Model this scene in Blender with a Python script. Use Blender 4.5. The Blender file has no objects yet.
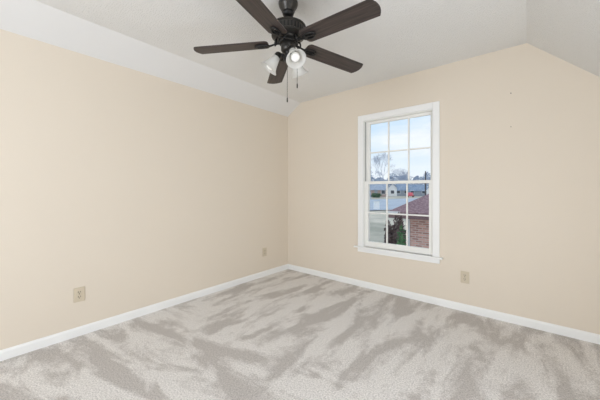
import bpy, bmesh, math, random
from mathutils import Vector, Matrix
from math import sin, cos, pi, radians

random.seed(7)
scene = bpy.context.scene
col = scene.collection

# ------------------------------------------------------------------ camera
F_PX, HORIZON_Y, YAW = 276.92, 190.98, 0.6930
cam_data = bpy.data.cameras.new('camera')
cam_data.sensor_width = 36.0
cam_data.lens = F_PX / 600.0 * 36.0
cam_data.shift_y = -(200.0 - HORIZON_Y) / 600.0
cam_data.clip_start = 0.02
cam_data.clip_end = 1500
cam = bpy.data.objects.new('camera', cam_data)
cam.location = (2.9295, -3.2279, 1.22)
cam.rotation_euler = (pi / 2, 0, YAW)
col.objects.link(cam)
scene.camera = cam

# ------------------------------------------------------------------ world
world = bpy.data.worlds.new('overcast_sky')
scene.world = world
world.use_nodes = True
nt = world.node_tree
nt.nodes.clear()
w_out = nt.nodes.new('ShaderNodeOutputWorld')
w_bg = nt.nodes.new('ShaderNodeBackground')
w_tc = nt.nodes.new('ShaderNodeTexCoord')
w_sep = nt.nodes.new('ShaderNodeSeparateXYZ')
w_map = nt.nodes.new('ShaderNodeMapping')
w_map.inputs['Scale'].default_value = (1.6, 1.6, 6.0)
w_noise = nt.nodes.new('ShaderNodeTexNoise')
w_noise.inputs['Scale'].default_value = 2.2
w_noise.inputs['Detail'].default_value = 5.0
w_cr = nt.nodes.new('ShaderNodeValToRGB')
w_cr.color_ramp.elements[0].position = 0.40
w_cr.color_ramp.elements[0].color = (0.60, 0.76, 0.93, 1)
w_cr.color_ramp.elements[1].position = 0.62
w_cr.color_ramp.elements[1].color = (0.86, 0.90, 0.96, 1)
w_hor = nt.nodes.new('ShaderNodeMapRange')
w_hor.inputs['From Min'].default_value = -0.02
w_hor.inputs['From Max'].default_value = 0.22
w_mix = nt.nodes.new('ShaderNodeMixRGB')
w_mix.inputs[1].default_value = (0.89, 0.925, 0.965, 1)
L = nt.links.new
L(w_tc.outputs['Generated'], w_sep.inputs[0])
L(w_tc.outputs['Generated'], w_map.inputs[0])
L(w_map.outputs[0], w_noise.inputs['Vector'])
L(w_noise.outputs['Fac'], w_cr.inputs[0])
L(w_sep.outputs['Z'], w_hor.inputs['Value'])
L(w_hor.outputs[0], w_mix.inputs[0])
L(w_cr.outputs[0], w_mix.inputs[2])
L(w_mix.outputs[0], w_bg.inputs['Color'])
w_bg.inputs['Strength'].default_value = 1.12
L(w_bg.outputs[0], w_out.inputs['Surface'])

# ------------------------------------------------------------------ lights (added fill lamps, rear and side)
def area(name, loc, target, sx, sy, power, color):
    d = bpy.data.lights.new(name, 'AREA')
    d.shape = 'RECTANGLE'
    d.size, d.size_y, d.energy, d.color = sx, sy, power, color
    o = bpy.data.objects.new(name, d)
    o.location = loc
    o.rotation_euler = (Vector(target) - Vector(loc)).to_track_quat('-Z', 'Y').to_euler()
    col.objects.link(o)
    return o
area('rear_fill', (1.75, -5.54, 1.35), (1.75, 0, 2.9), 1.5, 1.5, 62, (0.89, 0.945, 1.03))  # fill lamp added at the rear wall, out of view
area('side_fill', (3.96, -2.5, 0.80), (0.0, -2.1, 2.1), 1.2, 1.3, 51, (0.89, 0.945, 1.03))  # fill lamp added by the right wall, no doorway is built there

scene.view_settings.view_transform = 'Standard'
scene.view_settings.look = 'None'
scene.view_settings.exposure = 0.0
scene.view_settings.gamma = 1.0
scene.view_settings.use_curve_mapping = False
scene.cycles.max_bounces = 12
scene.cycles.diffuse_bounces = 8
scene.cycles.transparent_max_bounces = 16
scene.cycles.use_denoising = True

# ------------------------------------------------------------------ helpers
class MB:
    """collects solids, then links them as one mesh object"""
    def __init__(self):
        self.bm = bmesh.new()
    def box(self, x0, x1, y0, y1, z0, z1, bevel=0.0):
        if bevel:
            t = bmesh.new()
            MB._box(t, x0, x1, y0, y1, z0, z1)
            bmesh.ops.bevel(t, geom=t.edges[:], offset=bevel, segments=2, profile=0.5, affect='EDGES')
            me = bpy.data.meshes.new('tmp'); t.to_mesh(me); t.free()
            self.bm.from_mesh(me); bpy.data.meshes.remove(me)
        else:
            MB._box(self.bm, x0, x1, y0, y1, z0, z1)
        return self
    @staticmethod
    def _box(bm, x0, x1, y0, y1, z0, z1):
        v = [bm.verts.new((x, y, z)) for x in (x0, x1) for y in (y0, y1) for z in (z0, z1)]
        for q in ((0, 1, 3, 2), (4, 6, 7, 5), (0, 4, 5, 1), (2, 3, 7, 6), (0, 2, 6, 4), (1, 5, 7, 3)):
            bm.faces.new([v[i] for i in q])
    def prism(self, pts, axis, a, b):
        """polygon extruded along an axis; pts are the other two coordinates in order"""
        def P(p, t):
            return {'x': (t, p[0], p[1]), 'y': (p[0], t, p[1]), 'z': (p[0], p[1], t)}[axis]
        A = [self.bm.verts.new(P(p, a)) for p in pts]
        B = [self.bm.verts.new(P(p, b)) for p in pts]
        self.bm.faces.new(A); self.bm.faces.new(B[::-1])
        n = len(pts)
        for i in range(n):
            self.bm.faces.new((A[i], B[i], B[(i + 1) % n], A[(i + 1) % n]))
        return self
    def lathe(self, prof, seg=32, M=None):
        """profile of (radius, z) turned about z"""
        rings = []
        for r, z in prof:
            if r < 1e-6:
                rings.append([self.bm.verts.new((0, 0, z))])
            else:
                rings.append([self.bm.verts.new((r * cos(2 * pi * k / seg), r * sin(2 * pi * k / seg), z)) for k in range(seg)])
        new = [v for r in rings for v in r]
        for a, b in zip(rings, rings[1:]):
            for k in range(seg):
                if len(a) == 1 and len(b) == 1: continue
                if len(a) == 1: self.bm.faces.new((a[0], b[k], b[(k + 1) % seg]))
                elif len(b) == 1: self.bm.faces.new((a[k], b[0], a[(k + 1) % seg]))
                else: self.bm.faces.new((a[k], b[k], b[(k + 1) % seg], a[(k + 1) % seg]))
        if M is not None:
            bmesh.ops.transform(self.bm, matrix=M, verts=new)
        return self
    def tube(self, pts, radii, seg=8, cap=True):
        pts = [Vector(p) for p in pts]
        if not hasattr(radii, '__len__'): radii = [radii] * len(pts)
        rings = []
        n = len(pts)
        for i, p in enumerate(pts):
            t = (pts[min(i + 1, n - 1)] - pts[max(i - 1, 0)]).normalized()
            up = Vector((0, 0, 1)) if abs(t.z) < 0.95 else Vector((1, 0, 0))
            u = t.cross(up).normalized(); w = t.cross(u)
            rings.append([self.bm.verts.new(p + (u * cos(2 * pi * k / seg) + w * sin(2 * pi * k / seg)) * radii[i]) for k in range(seg)])
        for a, b in zip(rings, rings[1:]):
            for k in range(seg):
                self.bm.faces.new((a[k], b[k], b[(k + 1) % seg], a[(k + 1) % seg]))
        if cap:
            self.bm.faces.new(rings[0]); self.bm.faces.new(rings[-1][::-1])
        return self
    def torus(self, R, r, M=None, sx=1.0, seg=28, s2=8):
        new = []
        rings = []
        for i in range(seg):
            a = 2 * pi * i / seg
            ring = []
            for j in range(s2):
                b = 2 * pi * j / s2
                ring.append(self.bm.verts.new((sx * (R + r * cos(b)) * cos(a), (R + r * cos(b)) * sin(a), r * sin(b))))
            rings.append(ring); new += ring
        for i in range(seg):
            a, b = rings[i], rings[(i + 1) % seg]
            for j in range(s2):
                self.bm.faces.new((a[j], b[j], b[(j + 1) % s2], a[(j + 1) % s2]))
        if M is not None:
            bmesh.ops.transform(self.bm, matrix=M, verts=new)
        return self
    def build(self, name, mat, parent=None, smooth=False, M=None, bevel=0.0):
        bmesh.ops.recalc_face_normals(self.bm, faces=self.bm.faces[:])
        me = bpy.data.meshes.new(name)
        self.bm.to_mesh(me); self.bm.free()
        me.materials.append(mat)
        o = bpy.data.objects.new(name, me)
        col.objects.link(o)
        if parent is not None: o.parent = parent
        if M is not None: o.matrix_local = M
        if smooth:
            for p in me.polygons: p.use_smooth = True
            m = o.modifiers.new('split', 'EDGE_SPLIT'); m.split_angle = radians(40)
        if bevel:
            m = o.modifiers.new('bevel', 'BEVEL'); m.width = bevel; m.segments = 2; m.limit_method = 'ANGLE'
        return o

def empty(name, loc, rz=0.0, parent=None):
    o = bpy.data.objects.new(name, None)
    o.location = loc; o.rotation_euler = (0, 0, rz); o.empty_display_size = 0.1
    col.objects.link(o)
    if parent is not None: o.parent = parent
    return o

def tag(o, label=None, cat=None, group=None, kind=None):
    if label: o['label'] = label
    if cat: o['category'] = cat
    if group: o['group'] = group
    if kind: o['kind'] = kind
    return o

def structure(o, label=None):
    o['kind'] = 'structure'
    if label: o['label'] = label
    return o

# ------------------------------------------------------------------ materials
def srgb(r, g, b):
    f = lambda c: (c / 255.0) / 12.92 if c / 255.0 <= 0.04045 else ((c / 255.0 + 0.055) / 1.055) ** 2.4
    return (f(r), f(g), f(b), 1.0)

def mat(name, color, rough=0.6, metal=0.0, spec=0.5):
    m = bpy.data.materials.new(name)
    m.use_nodes = True
    b = m.node_tree.nodes['Principled BSDF']
    b.inputs['Base Color'].default_value = color
    b.inputs['Roughness'].default_value = rough
    b.inputs['Metallic'].default_value = metal
    b.inputs['Specular IOR Level'].default_value = spec
    return m

def node(m, t, **kw):
    n = m.node_tree.nodes.new(t)
    for k, v in kw.items():
        n.inputs[k].default_value = v
    return n

def bsdf(m): return m.node_tree.nodes['Principled BSDF']
def link(m, a, b): m.node_tree.links.new(a, b)

def add_noise_bump(m, scale, strength, dist=0.01, detail=3.0, coord='Object'):
    tc = node(m, 'ShaderNodeTexCoord')
    n = node(m, 'ShaderNodeTexNoise', Scale=scale, Detail=detail)
    bp = node(m, 'ShaderNodeBump', Strength=strength, Distance=dist)
    link(m, tc.outputs[coord], n.inputs['Vector'])
    link(m, n.outputs['Fac'], bp.inputs['Height'])
    link(m, bp.outputs[0], bsdf(m).inputs['Normal'])
    return n

def add_noise_color(m, scale, c0, c1, p0=0.35, p1=0.65, vscale=(1, 1, 1), detail=4.0, distortion=0.0, rot=(0, 0, 0)):
    tc = node(m, 'ShaderNodeTexCoord')
    mp = node(m, 'ShaderNodeMapping', Scale=vscale, Rotation=rot)
    n = node(m, 'ShaderNodeTexNoise', Scale=scale, Detail=detail, Distortion=distortion)
    cr = node(m, 'ShaderNodeValToRGB')
    cr.color_ramp.elements[0].position, cr.color_ramp.elements[0].color = p0, c0
    cr.color_ramp.elements[1].position, cr.color_ramp.elements[1].color = p1, c1
    link(m, tc.outputs['Object'], mp.inputs[0])
    link(m, mp.outputs[0], n.inputs['Vector'])
    link(m, n.outputs['Fac'], cr.inputs[0])
    link(m, cr.outputs[0], bsdf(m).inputs['Base Color'])
    return cr

M = {}
M['wall'] = mat('cream_wall_paint', srgb(221, 211, 196), 0.75, spec=0.2)
add_noise_bump(M['wall'], 160, 0.12, 0.002)
M['slope'] = mat('smooth_white_ceiling_paint', srgb(222, 222, 221), 0.8, spec=0.2)
add_noise_bump(M['slope'], 120, 0.08, 0.002)
M['ceiling'] = mat('textured_white_ceiling', srgb(226, 226, 224), 0.9, spec=0.1)
add_noise_bump(M['ceiling'], 105, 1.0, 0.007, detail=5)
M['trim'] = mat('white_trim_paint', srgb(236, 237, 236), 0.4, spec=0.4)
M['vinyl'] = mat('white_window_paint', srgb(234, 234, 230), 0.4, spec=0.4)
M['liner'] = mat('grey_jamb_liner', srgb(170, 170, 168), 0.5)
M['plate'] = mat('ivory_plate_plastic', srgb(202, 190, 168), 0.4)
M['slot'] = mat('dark_slot', srgb(44, 38, 32), 0.7)
M['screw'] = mat('screw_metal', srgb(150, 140, 125), 0.4, 0.8)
M['bronze'] = mat('oil_rubbed_bronze', srgb(62, 60, 57), 0.32, 0.6)
M['iron_dark'] = mat('dark_cast_iron', srgb(34, 33, 32), 0.45, 0.4)
M['vent'] = mat('motor_vent_shadow', srgb(20, 19, 18), 0.8)
M['bulb'] = mat('white_opal_bulb', srgb(250, 250, 246), 0.25)

# carpet: pile laid in vacuum strokes plus a fine speckle
m = M['carpet'] = mat('grey_beige_carpet', srgb(190, 184, 178), 0.95, spec=0.05)
tc = node(m, 'ShaderNodeTexCoord')
mp1 = node(m, 'ShaderNodeMapping', Scale=(5.4, 1.6, 1.0), Rotation=(0, 0, radians(4)))
n1 = node(m, 'ShaderNodeTexNoise', Scale=1.0, Detail=5.0, Distortion=0.35, Roughness=0.55)
mp2a = node(m, 'ShaderNodeMapping', Rotation=(0, 0, radians(82)))
mp2 = node(m, 'ShaderNodeMapping', Scale=(5.5, 1.7, 1.0), Location=(3.7, 1.3, 0))
n2 = node(m, 'ShaderNodeTexNoise', Scale=1.0, Detail=5.0, Distortion=0.5, Roughness=0.55)
nm = node(m, 'ShaderNodeTexNoise', Scale=1.1, Detail=3.0, Distortion=0.4)
crm = node(m, 'ShaderNodeValToRGB')
crm.color_ramp.elements[0].position = 0.44
crm.color_ramp.elements[1].position = 0.56
mixn = node(m, 'ShaderNodeMixRGB')
sy = node(m, 'ShaderNodeSeparateXYZ'); link(m, tc.outputs['Object'], sy.inputs[0])
my = node(m, 'ShaderNodeMapRange'); my.inputs['From Min'].default_value = -1.0; my.inputs['From Max'].default_value = -2.6
my.inputs['To Min'].default_value = -0.25; my.inputs['To Max'].default_value = 0.25
ad = node(m, 'ShaderNodeMath'); ad.operation = 'ADD'
link(m, sy.outputs['Y'], my.inputs['Value'])
link(m, tc.outputs['Object'], nm.inputs['Vector']); link(m, nm.outputs['Fac'], ad.inputs[0]); link(m, my.outputs[0], ad.inputs[1])
link(m, ad.outputs[0], crm.inputs[0]); link(m, crm.outputs[0], mixn.inputs[0])
n3 = node(m, 'ShaderNodeTexNoise', Scale=16.0, Detail=6.0, Roughness=0.7)
mixm = node(m, 'ShaderNodeMixRGB'); mixm.inputs[0].default_value = 0.2
cr = node(m, 'ShaderNodeValToRGB')
cr.color_ramp.elements[0].position, cr.color_ramp.elements[0].color = 0.44, srgb(212, 207, 203)
cr.color_ramp.elements[1].position, cr.color_ramp.elements[1].color = 0.545, srgb(247, 244, 241)
nf = node(m, 'ShaderNodeTexNoise', Scale=105.0, Detail=4.0, Roughness=0.75)
crf = node(m, 'ShaderNodeValToRGB')
crf.color_ramp.elements[0].position, crf.color_ramp.elements[0].color = 0.34, (0.54, 0.54, 0.54, 1)
crf.color_ramp.elements[1].position, crf.color_ramp.elements[1].color = 0.62, (1.0, 1.0, 1.0, 1)
mul = node(m, 'ShaderNodeMixRGB'); mul.blend_type = 'MULTIPLY'; mul.inputs[0].default_value = 1.0
bp = node(m, 'ShaderNodeBump', Strength=0.6, Distance=0.006)
link(m, tc.outputs['Object'], mp1.inputs[0]); link(m, mp1.outputs[0], n1.inputs['Vector'])
link(m, tc.outputs['Object'], mp2a.inputs[0]); link(m, mp2a.outputs[0], mp2.inputs[0]); link(m, mp2.outputs[0], n2.inputs['Vector'])
link(m, n1.outputs['Fac'], mixn.inputs[1]); link(m, n2.outputs['Fac'], mixn.inputs[2])
link(m, tc.outputs['Object'], n3.inputs['Vector'])
link(m, mixn.outputs[0], mixm.inputs[1]); link(m, n3.outputs['Fac'], mixm.inputs[2])
link(m, mixm.outputs[0], cr.inputs[0])
link(m, tc.outputs['Object'], nf.inputs['Vector']); link(m, nf.outputs['Fac'], crf.inputs[0])
link(m, cr.outputs[0], mul.inputs[1]); link(m, crf.outputs[0], mul.inputs[2])
link(m, mul.outputs[0], bsdf(m).inputs['Base Color'])
link(m, nf.outputs['Fac'], bp.inputs['Height']); link(m, bp.outputs[0], bsdf(m).inputs['Normal'])

# dark walnut blade veneer, grain along the blade (local x)
M['blade'] = mat('dark_walnut_veneer', srgb(74, 64, 60), 0.42, spec=0.4)
add_noise_color(M['blade'], 9.0, srgb(44, 40, 38), srgb(78, 66, 62), 0.35, 0.7, vscale=(0.5, 9, 9), distortion=0.6)

# frosted glass of the lamp shades
m = M['frost'] = mat('frosted_white_glass', (0.84, 0.84, 0.82, 1), 0.35, spec=0.4)
tr = node(m, 'ShaderNodeBsdfTranslucent'); tr.inputs['Color'].default_value = (0.86, 0.86, 0.84, 1)
tp = node(m, 'ShaderNodeBsdfTransparent')
mx = node(m, 'ShaderNodeMixShader'); mx.inputs[0].default_value = 0.5
mx2 = node(m, 'ShaderNodeMixShader'); mx2.inputs[0].default_value = 0.22
out = m.node_tree.nodes['Material Output']
link(m, bsdf(m).outputs[0], mx.inputs[1]); link(m, tr.outputs[0], mx.inputs[2])
link(m, mx.outputs[0], mx2.inputs[1]); link(m, tp.outputs[0], mx2.inputs[2])
link(m, mx2.outputs[0], out.inputs['Surface'])

# window glass
m = M['glass'] = bpy.data.materials.new('clear_window_glass')
m.use_nodes = True
m.node_tree.nodes.remove(bsdf(m))
tp = node(m, 'ShaderNodeBsdfTransparent'); tp.inputs['Color'].default_value = (0.98, 0.99, 0.99, 1)
gl = node(m, 'ShaderNodeBsdfGlossy', Roughness=0.02)
mx = node(m, 'ShaderNodeMixShader'); mx.inputs[0].default_value = 0.015
link(m, tp.outputs[0], mx.inputs[1]); link(m, gl.outputs[0], mx.inputs[2])
link(m, mx.outputs[0], m.node_tree.nodes['Material Output'].inputs['Surface'])

# ------------------------------------------------------------------ room shell
HW, HC = 2.3854, 2.5535            # left wall height, flat ceiling height
XL, XR = 0.2641, 2.909             # creases of the flat ceiling
XW, HR = 4.02, 1.50                # right wall and its height
YR = -5.6                          # rear wall
WX0, WX1, WZ0, WZ1 = 1.297, 2.1235, 0.515, 2.110   # window opening
T = 0.16

structure(MB().box(-T, XW + T, YR - T, T, -0.12, 0.0).build('floor', M['carpet']), 'grey beige carpet with pale vacuum strokes')
structure(MB().box(-T, 0, YR - T, T, 0, HW).build('wall_left', M['wall']), 'plain cream wall on the left')
structure(MB().box(XW, XW + T, YR - T, T, 0, HR).build('wall_right', M['wall']), 'low cream wall on the right')
def gable(name, y0, y1, hole):
    x0, x1, z0, z1 = hole
    b = MB()
    b.prism([(0, 0), (x0, 0), (x0, HC), (XL, HC), (0, HW)], 'y', y0, y1)
    b.prism([(x1, 0), (XW, 0), (XW, HR), (XR, HC), (x1, HC)], 'y', y0, y1)
    b.box(x0, x1, y0, y1, 0, z0)
    b.box(x0, x1, y0, y1, z1, HC)
    return structure(b.build(name, M['wall']))
gable('wall_back', 0, T, (WX0, WX1, WZ0, WZ1))['label'] = 'cream gable wall with the window'
gable('wall_rear', YR - T, YR, (1.0, 2.5, 0.6, 2.1))['label'] = 'cream gable wall behind the viewpoint'
structure(MB().box(XL, XR, YR - T, T, HC, HC + 0.12).build('ceiling', M['ceiling']), 'flat textured off-white ceiling')
structure(MB().prism([(0, HW), (XL, HC), (XL, HC + 0.12), (-T, HC + 0.12), (-T, HW)], 'y', YR - T, T).build('ceiling_left', M['slope']), 'narrow smooth white sloped ceiling strip above the left wall')
structure(MB().prism([(XR, HC), (XW, HR), (XW + T, HR), (XW + T, HR + 0.1), (XR, HC + 0.12)], 'y', YR - T, T).build('ceiling_right', M['ceiling']), 'sloped textured ceiling on the right')

# baseboards
BB = [(0, 0), (0.014, 0), (0.014, 0.058), (0.011, 0.067), (0.006, 0.075), (0, 0.075)]
structure(MB().prism(BB, 'y', YR, 0).build('baseboard_left', M['trim']), 'white baseboard along the left wall')
structure(MB().prism([(-a, z) for a, z in BB], 'x', 0.0, XW).build('baseboard_back', M['trim']), 'white baseboard along the window wall')
structure(MB().prism([(XW - a, z) for a, z in BB], 'y', YR, 0).build('baseboard_right', M['trim']))
structure(MB().prism([(YR + a, z) for a, z in BB], 'x', 0.0, XW).build('baseboard_rear', M['trim']))

# ------------------------------------------------------------------ window in the back wall
def sash(name, root, x0, x1, y0, y1, z0, z1, gx0, gx1, gz0, gz1):
    b = MB()
    b.box(x0, gx0, y0, y1, z0, z1); b.box(gx1, x1, y0, y1, z0, z1)
    b.box(gx0, gx1, y0, y1, z0, gz0); b.box(gx0, gx1, y0, y1, gz1, z1)
    # thin glazing bead step
    s = b.build(name, M['vinyl'], root, bevel=0.003)
    ym = (y0 + y1) / 2
    w = 0.008
    for k in (1, 2):
        x = gx0 + (gx1 - gx0) * k / 3
        MB().box(x - w, x + w, ym - 0.010, ym + 0.010, gz0, gz1).build('muntin', M['vinyl'], s, bevel=0.002)
    z = (gz0 + gz1) / 2
    xs = [gx0 + (gx1 - gx0) * k / 3 for k in range(4)]
    mb = MB()
    for k in range(3):
        mb.box(xs[k] + (w if k else 0), xs[k + 1] - (w if k < 2 else 0), ym - 0.010, ym + 0.010, z - w, z + w)
    mb.build('muntin', M['vinyl'], s, bevel=0.002)
    MB().box(gx0 - 0.004, gx1 + 0.004, ym - 0.002, ym + 0.002, gz0 - 0.004, gz1 + 0.004).build('glass_pane', M['glass'], s)
    return s

win = structure(empty('window_1', (0, 0, 0)), 'white double hung window with six panes over six')
CX0, CX1, CZ1 = 1.228, 2.1895, 2.178
casing = MB()
casing.box(CX0, WX0 + 0.003, -0.019, 0, 0.515, CZ1)
casing.box(WX1 - 0.003, CX1, -0.019, 0, 0.515, CZ1)
casing.box(WX0 + 0.003, WX1 - 0.003, -0.019, 0, WZ1 - 0.003, CZ1)
casing.build('casing', M['trim'], win, bevel=0.003)
MB().prism([(-0.045, 0.498), (-0.048, 0.503), (-0.045, 0.515), (0.10, 0.515), (0.10, 0.498)], 'x', CX0 - 0.045, CX1 + 0.034).build('stool', M['trim'], win, bevel=0.002)
MB().box(CX0 - 0.004, CX1, -0.016, 0, 0.444, 0.498).build('apron', M['trim'], win, bevel=0.003)
jamb = MB()
jamb.box(WX0, WX0 + 0.013, 0.0, T, 0.515, WZ1); jamb.box(WX1 - 0.010, WX1, 0.0, T, 0.515, WZ1)
jamb.box(WX0 + 0.013, WX1 - 0.010, 0.0, T, WZ1 - 0.012, WZ1)
jamb.build('jamb', M['vinyl'], win)
lin = MB()
lin.box(WX0 + 0.013, WX0 + 0.016, 0.02, 0.048, 1.34, WZ1 - 0.012)
lin.box(WX1 - 0.013, WX1 - 0.010, 0.02, 0.048, 1.34, WZ1 - 0.012)
lin.build('jamb_liner', M['liner'], win)
sash('lower_sash', win, WX0 + 0.013, WX1 - 0.010, 0.014, 0.044, 0.515, 1.341, 1.357, 2.076, 0.585, 1.306)
sash('upper_sash', win, WX0 + 0.013, WX1 - 0.010, 0.049, 0.079, 1.306, WZ1 - 0.012, 1.364, 2.083, 1.341, 2.066)
MB().box(WX0 - 0.03, WX1 + 0.03, T - 0.04, T + 0.06, 0.47, 0.515).build('outer_sill', M['vinyl'], win)

# unseen window added in the rear wall to account for the rear fill lamp
w2 = structure(empty('window_rear_added', (0, 0, 0)))
c2 = MB()
for a in ((0.93, 1.0, 0.53, 2.17), (2.5, 2.57, 0.53, 2.17)):
    c2.box(a[0], a[1], YR, YR + 0.019, a[2], a[3])
c2.box(1.0, 2.5, YR, YR + 0.019, 2.1, 2.17); c2.box(1.0, 2.5, YR, YR + 0.019, 0.53, 0.6)
c2.build('casing', M['trim'], w2)
MB().box(1.0, 2.5, YR - 0.08, YR - 0.076, 0.6, 2.1).build('glass_pane', M['glass'], w2)

# ------------------------------------------------------------------ electrical outlets
def outlet(loc, rz, label):
    """plate built facing local -y"""
    t = empty('wall_outlet', loc, rz)
    tag(t, label, 'outlet', 'electrical outlets low on the walls')
    MB().box(-0.038, 0.038, -0.006, 0, -0.060, 0.060, bevel=0.0025).build('cover_plate', M['plate'], t)
    for s in (1, -1):
        zc = 0.0195 * s
        b = MB()
        pts = []
        for k in range(24):
            a = 2 * pi * k / 24
            pts.append((0.0172 * cos(a), zc + max(-0.0135, min(0.0135, 0.0172 * sin(a)))))
        b.prism(pts, 'y', -0.0085, -0.005)
        r = b.build('receptacle', M['plate'], t)
        sl = MB()
        sl.box(-0.0090, -0.0055, -0.0090, -0.0083, zc - 0.002, zc + 0.010)
        sl.box(0.0055, 0.0090, -0.0090, -0.0083, zc - 0.001, zc + 0.009)
        sl.prism([(0.0035 * cos(2 * pi * k / 10), zc - 0.0075 + 0.0035 * sin(2 * pi * k / 10)) for k in range(10)], 'y', -0.0090, -0.0083)
        sl.build('slots', M['slot'], r)
    MB().lathe([(0, 0.0012), (0.003, 0.0008), (0.0035, 0)], 12, Matrix.Translation((0, -0.006, 0)) @ Matrix.Rotation(pi / 2, 4, 'X')).build('screw', M['screw'], t)
    return t
outlet((0, -2.620, 0.346), pi / 2, 'ivory outlet on the left wall, the one nearest the viewer')
outlet((0, -0.497, 0.345), pi / 2, 'ivory outlet on the left wall, the one beside the room corner')
outlet((2.4227, 0, 0.346), 0, 'ivory outlet on the window wall, below and right of the window')

# two small nails left in the back wall
def nail(z, material, label):
    b = MB().lathe([(0, 0.014), (0.0045, 0.0135), (0.0045, 0.012), (0.0016, 0.0115), (0.0016, -0.01), (0, -0.01)], 12, Matrix.Rotation(pi / 2, 4, 'X'))
    tag(b.build('nail', material, M=Matrix.Translation((2.794, 0, z))), label, 'nail', 'nails left in the window wall')
nail(2.1246, M['slot'], 'tiny dark nail high on the window wall, the upper of two right of the window')
nail(1.814, M['screw'], 'tiny pale nail on the window wall, the lower of two right of the window')

# ------------------------------------------------------------------ ceiling fan
FX, FY = 1.6466, -1.8105
fan = empty('ceiling_fan', (FX, FY, HC))
tag(fan, 'dark bronze five blade ceiling fan with white glass shades', 'ceiling fan')
def Z(z): return z - HC
def prof(pts): return [(r, Z(z)) for r, z in pts]
MB().lathe(prof([(0, 2.5535), (0.055, 2.5535), (0.055, 2.541), (0.061, 2.532), (0.0665, 2.520), (0.067, 2.505), (0.0625, 2.490), (0.054, 2.475), (0.047, 2.463), (0.046, 2.456), (0.043, 2.452), (0.040, 2.456), (0, 2.456)]), 40).build('canopy', M['bronze'], fan, smooth=True)
MB().lathe(prof([(0, 2.458), (0.036, 2.458), (0.041, 2.446), (0.037, 2.432), (0.026, 2.424), (0.014, 2.420), (0, 2.420)]), 32).build('hanger_ball', M['iron_dark'], fan, smooth=True)
MB().lathe(prof([(0.0, 2.46), (0.0125, 2.46), (0.0125, 2.36), (0, 2.36)]), 20).build('downrod', M['bronze'], fan, smooth=True)
motor = MB().lathe(prof([(0, 2.368), (0.022, 2.368), (0.026, 2.362), (0.080, 2.359), (0.108, 2.353), (0.1235, 2.346), (0.1235, 2.339), (0.115, 2.334), (0.110, 2.296), (0.116, 2.292), (0.115, 2.284), (0.098, 2.276), (0.070, 2.271), (0.066, 2.262), (0.069, 2.258), (0.069, 2.252), (0.050, 2.248), (0, 2.248)]), 48).build('motor_housing', M['bronze'], fan, smooth=True)
MB().lathe(prof([(0, 2.2495), (0.062, 2.2495), (0.064, 2.244), (0.062, 2.233), (0, 2.233)]), 32).build('flywheel', M['iron_dark'], fan, smooth=True)
ribs = MB()
for k in range(30):
    a = 2 * pi * k / 30
    R = Matrix.Rotation(a, 4, 'Z')
    n0 = len(ribs.bm.verts)
    ribs.box(0.108, 0.1145, -0.0045, 0.0045, Z(2.299), Z(2.332))
    ribs.bm.verts.ensure_lookup_table()
    bmesh.ops.transform(ribs.bm, matrix=R, verts=ribs.bm.verts[n0:])
ribs.build('vent_slots', M['vent'], motor)
MB().lathe(prof([(0, 2.234), (0.046, 2.234), (0.050, 2.226), (0.050, 2.190), (0.044, 2.180), (0.030, 2.174), (0, 2.174)]), 32).build('switch_housing', M['bronze'], fan, smooth=True)

# blades: built along local x, then turned to their bearings
BR, TIP, PITCH = 0.136, 0.66, radians(9)
def blade_mesh():
    b = MB()
    up = []
    w0, w1 = 0.066, 0.069
    top = []
    # outline: rounded root corners, slow widening, arc tip with crisp corners
    for k in range(6):
        a = pi / 2 * (1 - k / 5)
        top.append((BR + 0.03 - 0.03 * sin(a), w0 - 0.03 + 0.03 * cos(a)))
    for k in range(1, 9):
        t = k / 8
        x = BR + 0.03 + (0.640 - BR - 0.03) * t
        top.append((x, w0 + (w1 - w0) * t ** 0.8))
    tip = []
    for k in range(1, 8):
        a = 1 - k / 4.0
        y = w1 * a
        tip.append((0.640 + 0.025 * (1 - a * a), y))
    pts = top + tip + [(x, -y) for x, y in reversed(top)]
    b.prism(pts, 'z', -0.003, 0.003)
    return b
def iron_mesh():
    b = MB()
    zt = -0.0035
    # arm from the hub, dipping to the underside of the blade
    b.tube([(0.045, 0, 0.002), (0.075, 0, 0.001), (0.100, 0, -0.003), (0.125, 0, -0.009), (0.150, 0, -0.011)], [0.009, 0.007, 0.006, 0.007, 0.008], 8)
    # long oval ring holding the blade, with a centre rib
    b.torus(0.025, 0.0065, Matrix.Translation((0.182, 0, -0.009)), sx=1.75)
    b.tube([(0.14, 0, -0.010), (0.235, 0, -0.010)], [0.007, 0.005], 8)
    # curled scroll beside the hub
    b.torus(0.019, 0.006, Matrix.Translation((0.086, 0, 0.010)) @ Matrix.Rotation(radians(70), 4, 'Y'))
    for s in ((0.165, 0.012), (0.165, -0.012), (0.215, 0)):
        b.lathe([(0, -0.006), (0.005, -0.005), (0.006, 0.006), (0, 0.006)], 10, Matrix.Translation((s[0], s[1], -0.010)))
    return b
blade0 = blade_mesh().build('blade', M['blade'], fan, bevel=0.0015)
iron0 = iron_mesh().build('blade_iron', M['iron_dark'], blade0, smooth=True)
iron0['label'] = 'dark scrolled metal bracket with oval ring'
for k in range(5):
    if k == 0: bl, ir = blade0, iron0
    else:
        bl = blade0.copy(); col.objects.link(bl); bl.parent = fan
        ir = iron0.copy(); col.objects.link(ir); ir.parent = bl
    a = radians(215.38 - 72 * k)
    bl.matrix_local = Matrix.Translation((0, 0, Z(2.240))) @ Matrix.Rotation(a, 4, 'Z') @ Matrix.Rotation(radians(2.5), 4, 'Y') @ Matrix.Rotation(-PITCH, 4, 'X')

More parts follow.
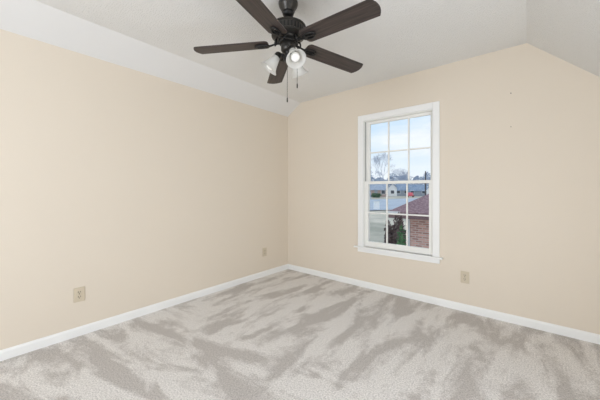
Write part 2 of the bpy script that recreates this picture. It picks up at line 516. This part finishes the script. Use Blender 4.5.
# light kit under the switch housing
kit = MB().lathe(prof([(0, 2.178), (0.030, 2.178), (0.024, 2.168), (0.022, 2.150), (0.030, 2.144), (0.032, 2.128), (0.026, 2.116), (0.016, 2.108), (0.010, 2.098), (0.006, 2.092), (0, 2.090)]), 28)
kit = kit.build('light_kit_hub', M['iron_dark'], fan, smooth=True)
def lamp_parts():
    # built along local -z from the neck at the origin: arm cup, shade, bulb
    cup = MB().lathe([(0, 0.020), (0.010, 0.020), (0.020, 0.012), (0.024, 0.002), (0.024, -0.014), (0.021, -0.016), (0, -0.016)], 24)
    shade = MB()
    outer = [(0.0225, -0.008), (0.0245, -0.018), (0.029, -0.034), (0.035, -0.054), (0.041, -0.074), (0.048, -0.092), (0.058, -0.106), (0.067, -0.114)]
    inner = [(r - 0.003, z) for r, z in reversed(outer)]
    shade.lathe(outer + inner + [outer[0]], 36)
    bulb = MB().lathe([(0, -0.016), (0.013, -0.018), (0.014, -0.040), (0.020, -0.056), (0.027, -0.072), (0.030, -0.086), (0.028, -0.098), (0.019, -0.111), (0, -0.117)], 24)
    return cup, shade, bulb
proto = None
for k, az in enumerate((-26.0, 214.0, 94.0)):
    tilt = radians(37)
    a = radians(az)
    neck = Vector((0.070 * cos(a), 0.070 * sin(a), Z(2.160)))
    Mx = Matrix.Translation(neck) @ Matrix.Rotation(a, 4, 'Z') @ Matrix.Rotation(-tilt, 4, 'Y')
    if proto is None:
        c, s, b = lamp_parts()
        arm = MB()
        arm.bm.free(); arm.bm = c.bm
        cup = arm.build('lamp_holder', M['iron_dark'], fan, smooth=True)
        sh = s.build('lamp_shade', M['frost'], cup, smooth=True)
        sh['label'] = 'frosted white bell shaped glass shade'
        bu = b.build('light_bulb', M['bulb'], cup, smooth=True)
        proto = (cup, sh, bu)
    else:
        cup = proto[0].copy(); col.objects.link(cup); cup.parent = fan
        for q in proto[1:]:
            d = q.copy(); col.objects.link(d); d.parent = cup
    cup.matrix_local = Mx
arms = MB()
for az in (-26.0, 214.0, 94.0):
    a = radians(az)
    arms = MB()
    arms.tube([(0.02 * cos(a), 0.02 * sin(a), Z(2.135)), (0.038 * cos(a), 0.038 * sin(a), Z(2.158)), (0.060 * cos(a), 0.060 * sin(a), Z(2.172))], 0.008, 10)
    arms.build('lamp_arm', M['iron_dark'], fan, smooth=True)
# pull chains of beads with a small fob
M['chain'] = mat('dark_brass_chain', srgb(70, 64, 58), 0.4, 0.5)
def chain(x, y, ztop, zfob, zend):
    b = MB()
    b.tube([(x, y, Z(ztop)), (x, y, Z(zfob))], 0.0016, 6)
    n = int((ztop - zfob) / 0.008)
    for i in range(n):
        z = Z(ztop - 0.008 * (i + 0.5))
        b.lathe([(0, z + 0.0024), (0.0024, z), (0, z - 0.0024)], 6, Matrix.Translation((x, y, 0)))
    c = b.build('pull_chain', M['chain'], fan)
    MB().lathe([(0, Z(zfob) + 0.003), (0.004, Z(zfob)), (0.0045, Z(zend) + 0.006), (0.003, Z(zend)), (0, Z(zend))], 10, Matrix.Translation((x, y, 0))).build('chain_fob', M['iron_dark'], c, smooth=True)
chain(-0.005, -0.004, 2.11, 1.862, 1.832)
chain(0.056, 0.030, 2.17, 1.955, 1.925)

# ------------------------------------------------------------------ outdoors
def gz(x, y):
    """height of the ground: level by the house, rising gently beyond"""
    d = math.hypot(x - 2.93, y + 3.23)
    t = max(0.0, min(1.0, (d - 15) / 75))
    return -2.8 + 2.1 * t
FWD = Vector((-sin(YAW), cos(YAW), 0)); RGT = Vector((cos(YAW), sin(YAW), 0))
def spot(px, depth):
    p = Vector((2.9295, -3.2279, 0)) + FWD * depth + RGT * (depth * (px - 300) / F_PX)
    return Vector((p.x, p.y, gz(p.x, p.y)))

M['lawn'] = mat('dry_winter_lawn', srgb(160, 158, 140), 0.95, spec=0.05)
add_noise_color(M['lawn'], 0.25, srgb(170, 168, 156), srgb(222, 214, 200), 0.35, 0.65)
M['asphalt'] = mat('pale_asphalt', srgb(160, 168, 178), 0.85)
add_noise_color(M['asphalt'], 0.8, srgb(162, 174, 192), srgb(196, 206, 218), 0.3, 0.7, vscale=(0.3, 1.5, 1))
M['concrete'] = mat('pale_concrete', srgb(205, 205, 200), 0.85)

def ground_sheet(polar, lift, name, material):
    """grid in (bearing pixel, depth), laid on the ground"""
    pxs, ds = polar
    bm = bmesh.new()
    rows = []
    for d in ds:
        rows.append([bm.verts.new(spot(px, d) + Vector((0, 0, lift))) for px in pxs])
    for a, b in zip(rows, rows[1:]):
        for i in range(len(pxs) - 1):
            bm.faces.new((a[i], a[i + 1], b[i + 1], b[i]))
    mb = MB(); mb.bm.free(); mb.bm = bm
    return structure(mb.build(name, material))
def ground():
    bm = bmesh.new()
    xs = [-160 + 8 * i for i in range(31)]
    ys = [0.3] + [4 + 6 * i for i in range(32)]
    g = [[bm.verts.new((x, y, gz(x, y))) for x in xs] for y in ys]
    for a, b in zip(g, g[1:]):
        for i in range(len(xs) - 1):
            bm.faces.new((a[i], a[i + 1], b[i + 1], b[i]))
    mb = MB(); mb.bm.free(); mb.bm = bm
    return structure(mb.build('ground', M['lawn']), 'dry winter lawn beyond the window')
ground()

def strip(name, pts, width, material, lift, label):
    """a paved strip following a line on the ground, subdivided so it lies on the slope"""
    bm = bmesh.new()
    line = []
    for a, b in zip(pts, pts[1:]):
        for k in range(24): line.append(a.lerp(b, k / 24))
    line.append(pts[-1])
    prev = None
    for i, p in enumerate(line):
        t = (line[min(i + 1, len(line) - 1)] - line[max(i - 1, 0)]); t.z = 0; t.normalize()
        n = Vector((-t.y, t.x, 0))
        row = []
        for k in range(7):
            q = p + n * width * (k / 6 - 0.5)
            row.append(bm.verts.new((q.x, q.y, gz(q.x, q.y) + lift)))
        if prev:
            for k in range(6): bm.faces.new((prev[k], prev[k + 1], row[k + 1], row[k]))
        prev = row
    mb = MB(); mb.bm.free(); mb.bm = bm
    o = structure(mb.build(name, material), label)
    return o
strip('street', [spot(300, 54), spot(480, 66)], 26, M['asphalt'], 0.12, 'pale grey street beyond the lawn')

# neighbouring wing of brick with a hip roof
M['brick'] = mat('red_brick', srgb(180, 130, 118), 0.9, spec=0.1)
m = M['brick']
tc = node(m, 'ShaderNodeTexCoord')
mp = node(m, 'ShaderNodeMapping', Rotation=(radians(90), 0, 0))
br = node(m, 'ShaderNodeTexBrick')
br.inputs['Color1'].default_value = srgb(232, 184, 172)
br.inputs['Color2'].default_value = srgb(158, 112, 108)
br.inputs['Mortar'].default_value = srgb(222, 206, 200)
br.inputs['Scale'].default_value = 1.0
br.inputs['Mortar Size'].default_value = 0.012
br.inputs['Brick Width'].default_value = 0.21
br.inputs['Row Height'].default_value = 0.07
br.inputs['Bias'].default_value = -0.25
link(m, tc.outputs['Object'], mp.inputs[0]); link(m, mp.outputs[0], br.inputs['Vector'])
link(m, br.outputs['Color'], bsdf(m).inputs['Base Color'])
M['shingle'] = mat('mauve_brown_shingle', srgb(140, 112, 116), 0.95, spec=0.1)
add_noise_color(M['shingle'], 14, srgb(124, 98, 106), srgb(170, 146, 152), 0.3, 0.7, vscale=(1, 2.5, 2.5))
M['brown_fascia'] = mat('mauve_brown_fascia', srgb(122, 98, 102), 0.7)
M['fascia'] = mat('white_fascia', srgb(220, 222, 224), 0.6)
WYF = 5.94
XC = -0.10
wing = empty('brick_wing', (XC, WYF, -2.8))
tag(wing, 'red brick house wing with mauve shingled hip roof just outside the window', 'house')
def wp(x, y, z): return (x - XC, y - WYF, z + 2.8)
b = MB(); b.box(0, 9.0, 0, 7.4, 0, 3.17); b.build('brick_wall', M['brick'], wing)
b = MB(); b.box(-0.06, 0.05, -0.035, 0.05, 0, 3.17); b.build('corner_board', M['fascia'], wing)
OH = 0.50
e = 3.36
bm = bmesh.new()
ex0, ex1, ey0, ey1 = -OH, 9.0 + OH, -OH, 7.4 + OH
hgt = (ey1 - ey0) / 2 * 0.58
ym = (ey0 + ey1) / 2
B0 = [bm.verts.new(v) for v in ((ex0, ey0, e), (ex1, ey0, e), (ex1, ey1, e), (ex0, ey1, e))]
B1 = [bm.verts.new(v) for v in ((ex0, ey0, e - 0.05), (ex1, ey0, e - 0.05), (ex1, ey1, e - 0.05), (ex0, ey1, e - 0.05))]
R0 = bm.verts.new((ex0 + (ym - ey0), ym, e + hgt)); R1 = bm.verts.new((ex1 - (ym - ey0), ym, e + hgt))
bm.faces.new((B0[0], B0[1], R1, R0)); bm.faces.new((B0[1], B0[2], R1)); bm.faces.new((B0[2], B0[3], R0, R1)); bm.faces.new((B0[3], B0[0], R0))
bm.faces.new(B1)
for i in range(4): bm.faces.new((B0[i], B0[(i + 1) % 4], B1[(i + 1) % 4], B1[i]))
mb = MB(); mb.bm.free(); mb.bm = bm
mb.build('hip_roof', M['shingle'], wing)
fb = MB()
fb.box(ex0 + 0.02, ex1 - 0.02, ey0 + 0.02, ey0 + 0.05, e - 0.20, e - 0.05)
fb.box(ex0 + 0.02, ex0 + 0.05, ey0 + 0.05, ey1, e - 0.20, e - 0.05)
fb.box(ex0 + 0.05, ex1, ey0 + 0.05, 0.0, e - 0.20, e - 0.18)
fb.box(ex0 + 0.05, 0, 0.0, 7.4, e - 0.20, e - 0.18)
fb.build('fascia', M['brown_fascia'], wing)
MB().box(ex0 - 0.02, ex0 + 0.40, ey0 - 0.03, ey0 + 0.02, e - 0.045, e + 0.012).build('gutter', M['fascia'], wing)

# foliage
def leaf_cloud(name, material, center, rad, n, size, seed, parent=None):
    rnd = random.Random(seed)
    bm = bmesh.new()
    for _ in range(n):
        while True:
            v = Vector((rnd.uniform(-1, 1), rnd.uniform(-1, 1), rnd.uniform(-1, 1)))
            if v.length <= 1: break
        v = v.normalized() * (v.length ** 0.45)
        k = 1 + 0.18 * sin(5 * v.x + 3 * v.z + seed) + 0.12 * sin(9 * v.y + seed)
        p = Vector((v.x * rad[0] * k, v.y * rad[1] * k, v.z * rad[2] * k)) + Vector(center)
        q = Vector((rnd.gauss(0, 1), rnd.gauss(0, 1), rnd.gauss(0, 1))).normalized()
        u = q.orthogonal().normalized(); w = q.cross(u)
        s = size * rnd.uniform(0.6, 1.3)
        a = [bm.verts.new(p + u * s), bm.verts.new(p + w * s * 0.5 + q * s * 0.1), bm.verts.new(p - u * s), bm.verts.new(p - w * s * 0.5 + q * s * 0.1)]
        bm.faces.new(a)
    mb = MB(); mb.bm.free(); mb.bm = bm
    return mb.build(name, material, parent)
def leafmat(name, a, b, scale=3):
    m = mat(name, a, 0.8, spec=0.2)
    add_noise_color(m, scale, a, b, 0.35, 0.65)
    return m
M['bark'] = mat('grey_brown_bark', srgb(96, 96, 104), 0.9)
M['red_leaf'] = leafmat('dark_russet_leaves', srgb(70, 56, 60), srgb(110, 92, 94), 6)
M['green_leaf'] = leafmat('deep_green_leaves', srgb(52, 92, 60), srgb(92, 136, 92), 6)
M['hedge_leaf'] = leafmat('hedge_green_leaves', srgb(70, 108, 88), srgb(104, 140, 112), 2)

def shrub(name, px, depth, height, rx, material, n, size, seed, label):
    p = spot(px, depth)
    r = empty(name, p)
    tag(r, label, 'shrub')
    st = MB()
    for k in range(5):
        a = 2 * pi * k / 5
        st.tube([(0.03 * cos(a), 0.03 * sin(a), -0.05), (0.10 * rx * cos(a), 0.10 * rx * sin(a), height * 0.35), (0.4 * rx * cos(a), 0.4 * rx * sin(a), height * 0.75)], [0.03, 0.022, 0.01], 6)
    st.build('stem', M['bark'], r)
    leaf_cloud('foliage', material, (0, 0, height * 0.54), (rx, rx, height * 0.46), n, size, seed, r)
    return r
shrub('tall_shrub', 395.3, 8.0, 3.20, 0.30, M['red_leaf'], 8000, 0.045, 3, 'tall dark russet shrub against the end of the brick wing')
shrub('evergreen_shrub', 401, 7.2, 2.86, 0.235, M['green_leaf'], 2600, 0.04, 5, 'slim deep green shrub before the russet shrub')

# bare trees
M['bare'] = mat('haze_tinted_bare_branches', srgb(170, 182, 202), 0.9)  # pale blue of distant haze mixed into the branch colour
def bare_tree(px, depth, height, seed, label, spread=0.55, levels=5, thick=0.014, first=0.28):
    rnd = random.Random(seed)
    p = spot(px, depth)
    root = empty('bare_tree', p)
    tag(root, label, 'tree', 'bare trees beyond the street')
    trunk, twigs = MB(), MB()
    def grow(mb, a, d, length, rad, lev):
        d = d.normalized()
        mid = a + d * length * 0.5 + Vector((rnd.uniform(-1, 1), rnd.uniform(-1, 1), 0)) * length * 0.06
        end = a + d * length + Vector((rnd.uniform(-1, 1), rnd.uniform(-1, 1), 0)) * length * 0.06
        mb.tube([a, mid, end], [rad, rad * 0.85, rad * 0.66], 6 if lev < 2 else 4, cap=False)
        if lev >= levels: return
        n = 3 if lev < levels - 1 else 4
        for k in range(n):
            ax = Vector((rnd.gauss(0, 1), rnd.gauss(0, 1), rnd.gauss(0, 0.5))).normalized()
            nd = (d + ax * spread * rnd.uniform(0.7, 1.4) + Vector((0, 0, 0.12))).normalized()
            st = end if k < 2 else a.lerp(end, rnd.uniform(0.55, 0.95))
            grow(twigs, st, nd, length * rnd.uniform(0.62, 0.82), max(0.019, rad * 0.58), lev + 1)
    grow(trunk, Vector((0, 0, -0.1)), Vector((rnd.uniform(-.05, .05), rnd.uniform(-.05, .05), 1)), height * first, height * thick, 0)
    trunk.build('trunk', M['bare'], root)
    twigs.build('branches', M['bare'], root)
    return root
bare_tree(371, 70, 12.5, 31, 'tall bare tree seen through the left panes of the window', levels=6, spread=0.5, thick=0.008, first=0.24)
bare_tree(384, 142, 25, 12, 'tallest bare tree beside the first upright bar of the window', spread=0.5, levels=6, thick=0.009)
bare_tree(397, 121, 15.2, 13, 'broad bushy bare tree seen through the middle panes', spread=0.75, levels=6, thick=0.011)
bare_tree(402, 150, 12.5, 23, 'dense low bare tree right of the broad bushy one', spread=0.85, levels=6, thick=0.011)
bare_tree(408, 138, 12.5, 14, 'slender bare tree behind the blue roofed house', spread=0.6)
bare_tree(417, 130, 8.5, 15, 'low bare tree left of the utility pole', spread=0.8)
bare_tree(430, 128, 10.5, 16, 'low bare tree right of the utility pole', spread=0.75)
bare_tree(364, 122, 15, 17, 'bare tree at the far left edge of the window view', spread=0.6, levels=6, thick=0.011)

# distant treeline
M['far_wood'] = leafmat('haze_tinted_far_woods', srgb(150, 166, 190), srgb(188, 202, 220), 0.3)  # distance haze put into both base colours of the woods
tl = MB(); tl.bm.free()
bm = bmesh.new()
rnd = random.Random(21)
for i in range(9000):
    px = rnd.uniform(330, 480); d = rnd.uniform(158, 172)
    q = spot(px, d)
    hmax = 10.4 + 1.6 * sin(px * 0.21) + 1.2 * sin(px * 0.53 + 1)
    q.z += hmax * rnd.random() ** 0.8
    s = rnd.uniform(0.25, 0.6)
    n = Vector((rnd.gauss(0, 1), rnd.gauss(0, 1), rnd.gauss(0, 1))).normalized()
    u = n.orthogonal().normalized(); w = n.cross(u)
    bm.faces.new([bm.verts.new(q + u * s), bm.verts.new(q + w * s), bm.verts.new(q - u * s), bm.verts.new(q - w * s)])
tl.bm = bm
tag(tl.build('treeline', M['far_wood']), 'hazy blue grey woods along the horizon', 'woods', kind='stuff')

# houses across the street
M['roof_blue'] = mat('haze_tinted_blue_roof', srgb(122, 146, 178), 0.9)  # blue and grey roof colours both carry a painted tint of distant haze
add_noise_color(M['roof_blue'], 1.2, srgb(124, 144, 170), srgb(154, 170, 192), 0.3, 0.7)
M['roof_grey'] = mat('haze_tinted_grey_roof', srgb(150, 164, 186), 0.9)
add_noise_color(M['roof_grey'], 1.2, srgb(150, 162, 182), srgb(176, 186, 202), 0.3, 0.7)
M['tan_brick'] = mat('pinkish_brick', srgb(182, 160, 154), 0.9)
M['white_siding'] = mat('white_siding', srgb(246, 247, 248), 0.8)
M['grey_siding'] = mat('grey_siding', srgb(160, 168, 180), 0.8)
M['dark_glass'] = mat('dark_house_window', srgb(72, 80, 92), 0.3)
def house(px, depth, width, deep, wall_h, roof_h, wall, roof, label, gable_front=False, nwin=3, door=True):
    p = spot(px, depth)
    face = (Vector((2.93, -3.23, 0)) - Vector((p.x, p.y, 0)))
    rz = math.atan2(face.y, face.x) + pi / 2          # local -y looks to the viewer's street
    h = empty('house', p, rz)
    tag(h, label, 'house', 'houses across the street')
    hw, hd = width / 2, deep / 2
    b = MB(); b.box(-hw, hw, -hd, hd, -0.5, wall_h)
    if gable_front: b.prism([(-hw, wall_h), (hw, wall_h), (0, wall_h + roof_h)], 'y', -hd, hd)
    else: b.prism([(-hd, wall_h), (hd, wall_h), (0, wall_h + roof_h)], 'x', -hw, hw)
    b.build('wall', wall, h)
    r = MB(); o = 0.3; t = 0.14
    s = hw if gable_front else hd
    k = roof_h / s
    tri = [(-s - o, wall_h - o * k), (0, wall_h + roof_h), (s + o, wall_h - o * k), (s + o, wall_h - o * k + t), (0, wall_h + roof_h + t), (-s - o, wall_h - o * k + t)]
    if gable_front: r.prism(tri, 'y', -hd - o, hd + o)
    else: r.prism(tri, 'x', -hw - o, hw + o)
    r.build('roof', roof, h)
    for i in range(nwin):
        x = -hw + width * (i + 0.5) / nwin
        if door and i == nwin // 2:
            MB().box(x - 0.5, x + 0.5, -hd - 0.05, -hd + 0.02, 0.1, 2.2).build('front_door', M['grey_siding'], h)
            continue
        f = MB().box(x - 0.65, x + 0.65, -hd - 0.05, -hd + 0.02, 0.9, 2.2).build('window_frame', M['white_siding'], h)
        MB().box(x - 0.55, x + 0.55, -hd - 0.07, -hd - 0.045, 1.0, 2.1).build('pane', M['dark_glass'], f)
    return h
house(376, 92, 6.6, 8, 2.3, 2.1, M['tan_brick'], M['roof_grey'], 'pinkish brick house with grey roof seen through the left panes')
house(392.5, 100, 2.9, 6, 2.9, 1.5, M['white_siding'], M['roof_grey'], 'white front gabled house seen through the middle panes', gable_front=True, nwin=1, door=False)
house(402.2, 108, 4.0, 8, 2.2, 2.4, M['grey_siding'], M['roof_blue'], 'low house with blue roof right of the white gabled house')
house(418, 104, 5.8, 8, 2.0, 2.2, M['grey_siding'], M['roof_blue'], 'low house with broad blue grey roof behind the parked red car')
house(431.5, 94, 3.0, 7, 2.0, 1.7, M['white_siding'], M['white_siding'], 'white gabled house at the right beside the utility pole', gable_front=True, nwin=1, door=False)

# green hedge bush before the brick house
p = spot(376, 84)
r = empty('round_bush', p); tag(r, 'low wide green bush before the pinkish brick house', 'bush')
st = MB().tube([(0, 0, -0.2), (0, 0, 0.6)], [0.12, 0.08], 8); st.build('stem', M['bark'], r)
leaf_cloud('foliage', M['hedge_leaf'], (0, 0, 0.65), (1.5, 1.0, 0.7), 2200, 0.14, 8, r)

# utility pole
p = spot(425.5, 80)
u = empty('utility_pole', p); tag(u, 'dark wooden utility pole rising above the far roofs', 'pole')
M['pole'] = mat('dark_weathered_pole', srgb(84, 84, 90), 0.9)
MB().lathe([(0, -0.5), (0.22, -0.5), (0.20, 3), (0.16, 7.7), (0, 7.72)], 10).build('post', M['pole'], u, smooth=True)
ab = MB(); ab.box(-0.35, 0.35, -0.14, -0.04, 7.05, 7.15); ab.build('cross_arm', M['pole'], u)

# white utility cabinet near the street
p = spot(376.5, 46)
c = empty('utility_cabinet', p, rz=radians(40)); tag(c, 'white utility cabinet standing at the edge of the street', 'cabinet')
MB().box(-0.42, 0.42, -0.3, 0.3, -0.05, 1.30, bevel=0.03).build('cabinet_body', M['white_siding'], c)
MB().box(-0.46, 0.46, -0.34, 0.34, 1.30, 1.38, bevel=0.02).build('cabinet_cap', M['fascia'], c)
MB().box(-0.36, 0.36, -0.33, -0.29, 0.10, 1.20).build('cabinet_door', M['white_siding'], c)

# parked red car
p = spot(410.5, 86)
M['car_red'] = mat('red_car_paint', srgb(222, 92, 108), 0.3)
M['tyre'] = mat('black_tyre', srgb(40, 40, 42), 0.8)
car = empty('car', p, rz=radians(100)); tag(car, 'small red car parked before the blue roofed houses', 'car')
b = MB()
b.prism([(-2.0, 0.35), (2.0, 0.35), (2.05, 0.75), (1.2, 0.92), (0.6, 1.42), (-0.9, 1.45), (-1.6, 0.98), (-2.05, 0.9)], 'y', -0.82, 0.82)
b.build('body', M['car_red'], car, bevel=0.06)
b = MB()
b.prism([(-1.45, 0.98), (1.05, 0.95), (0.55, 1.36), (-0.85, 1.38)], 'y', -0.84, 0.84)
b.build('side_window', M['dark_glass'], car)
for sx in (-1.25, 1.25):
    for sy in (-0.78, 0.78):
        MB().lathe([(0, -0.1), (0.26, -0.1), (0.33, -0.06), (0.33, 0.06), (0.26, 0.1), (0, 0.1)], 18, Matrix.Translation((sx, sy, 0.33)) @ Matrix.Rotation(pi / 2, 4, 'X')).build('wheel', M['tyre'], car)
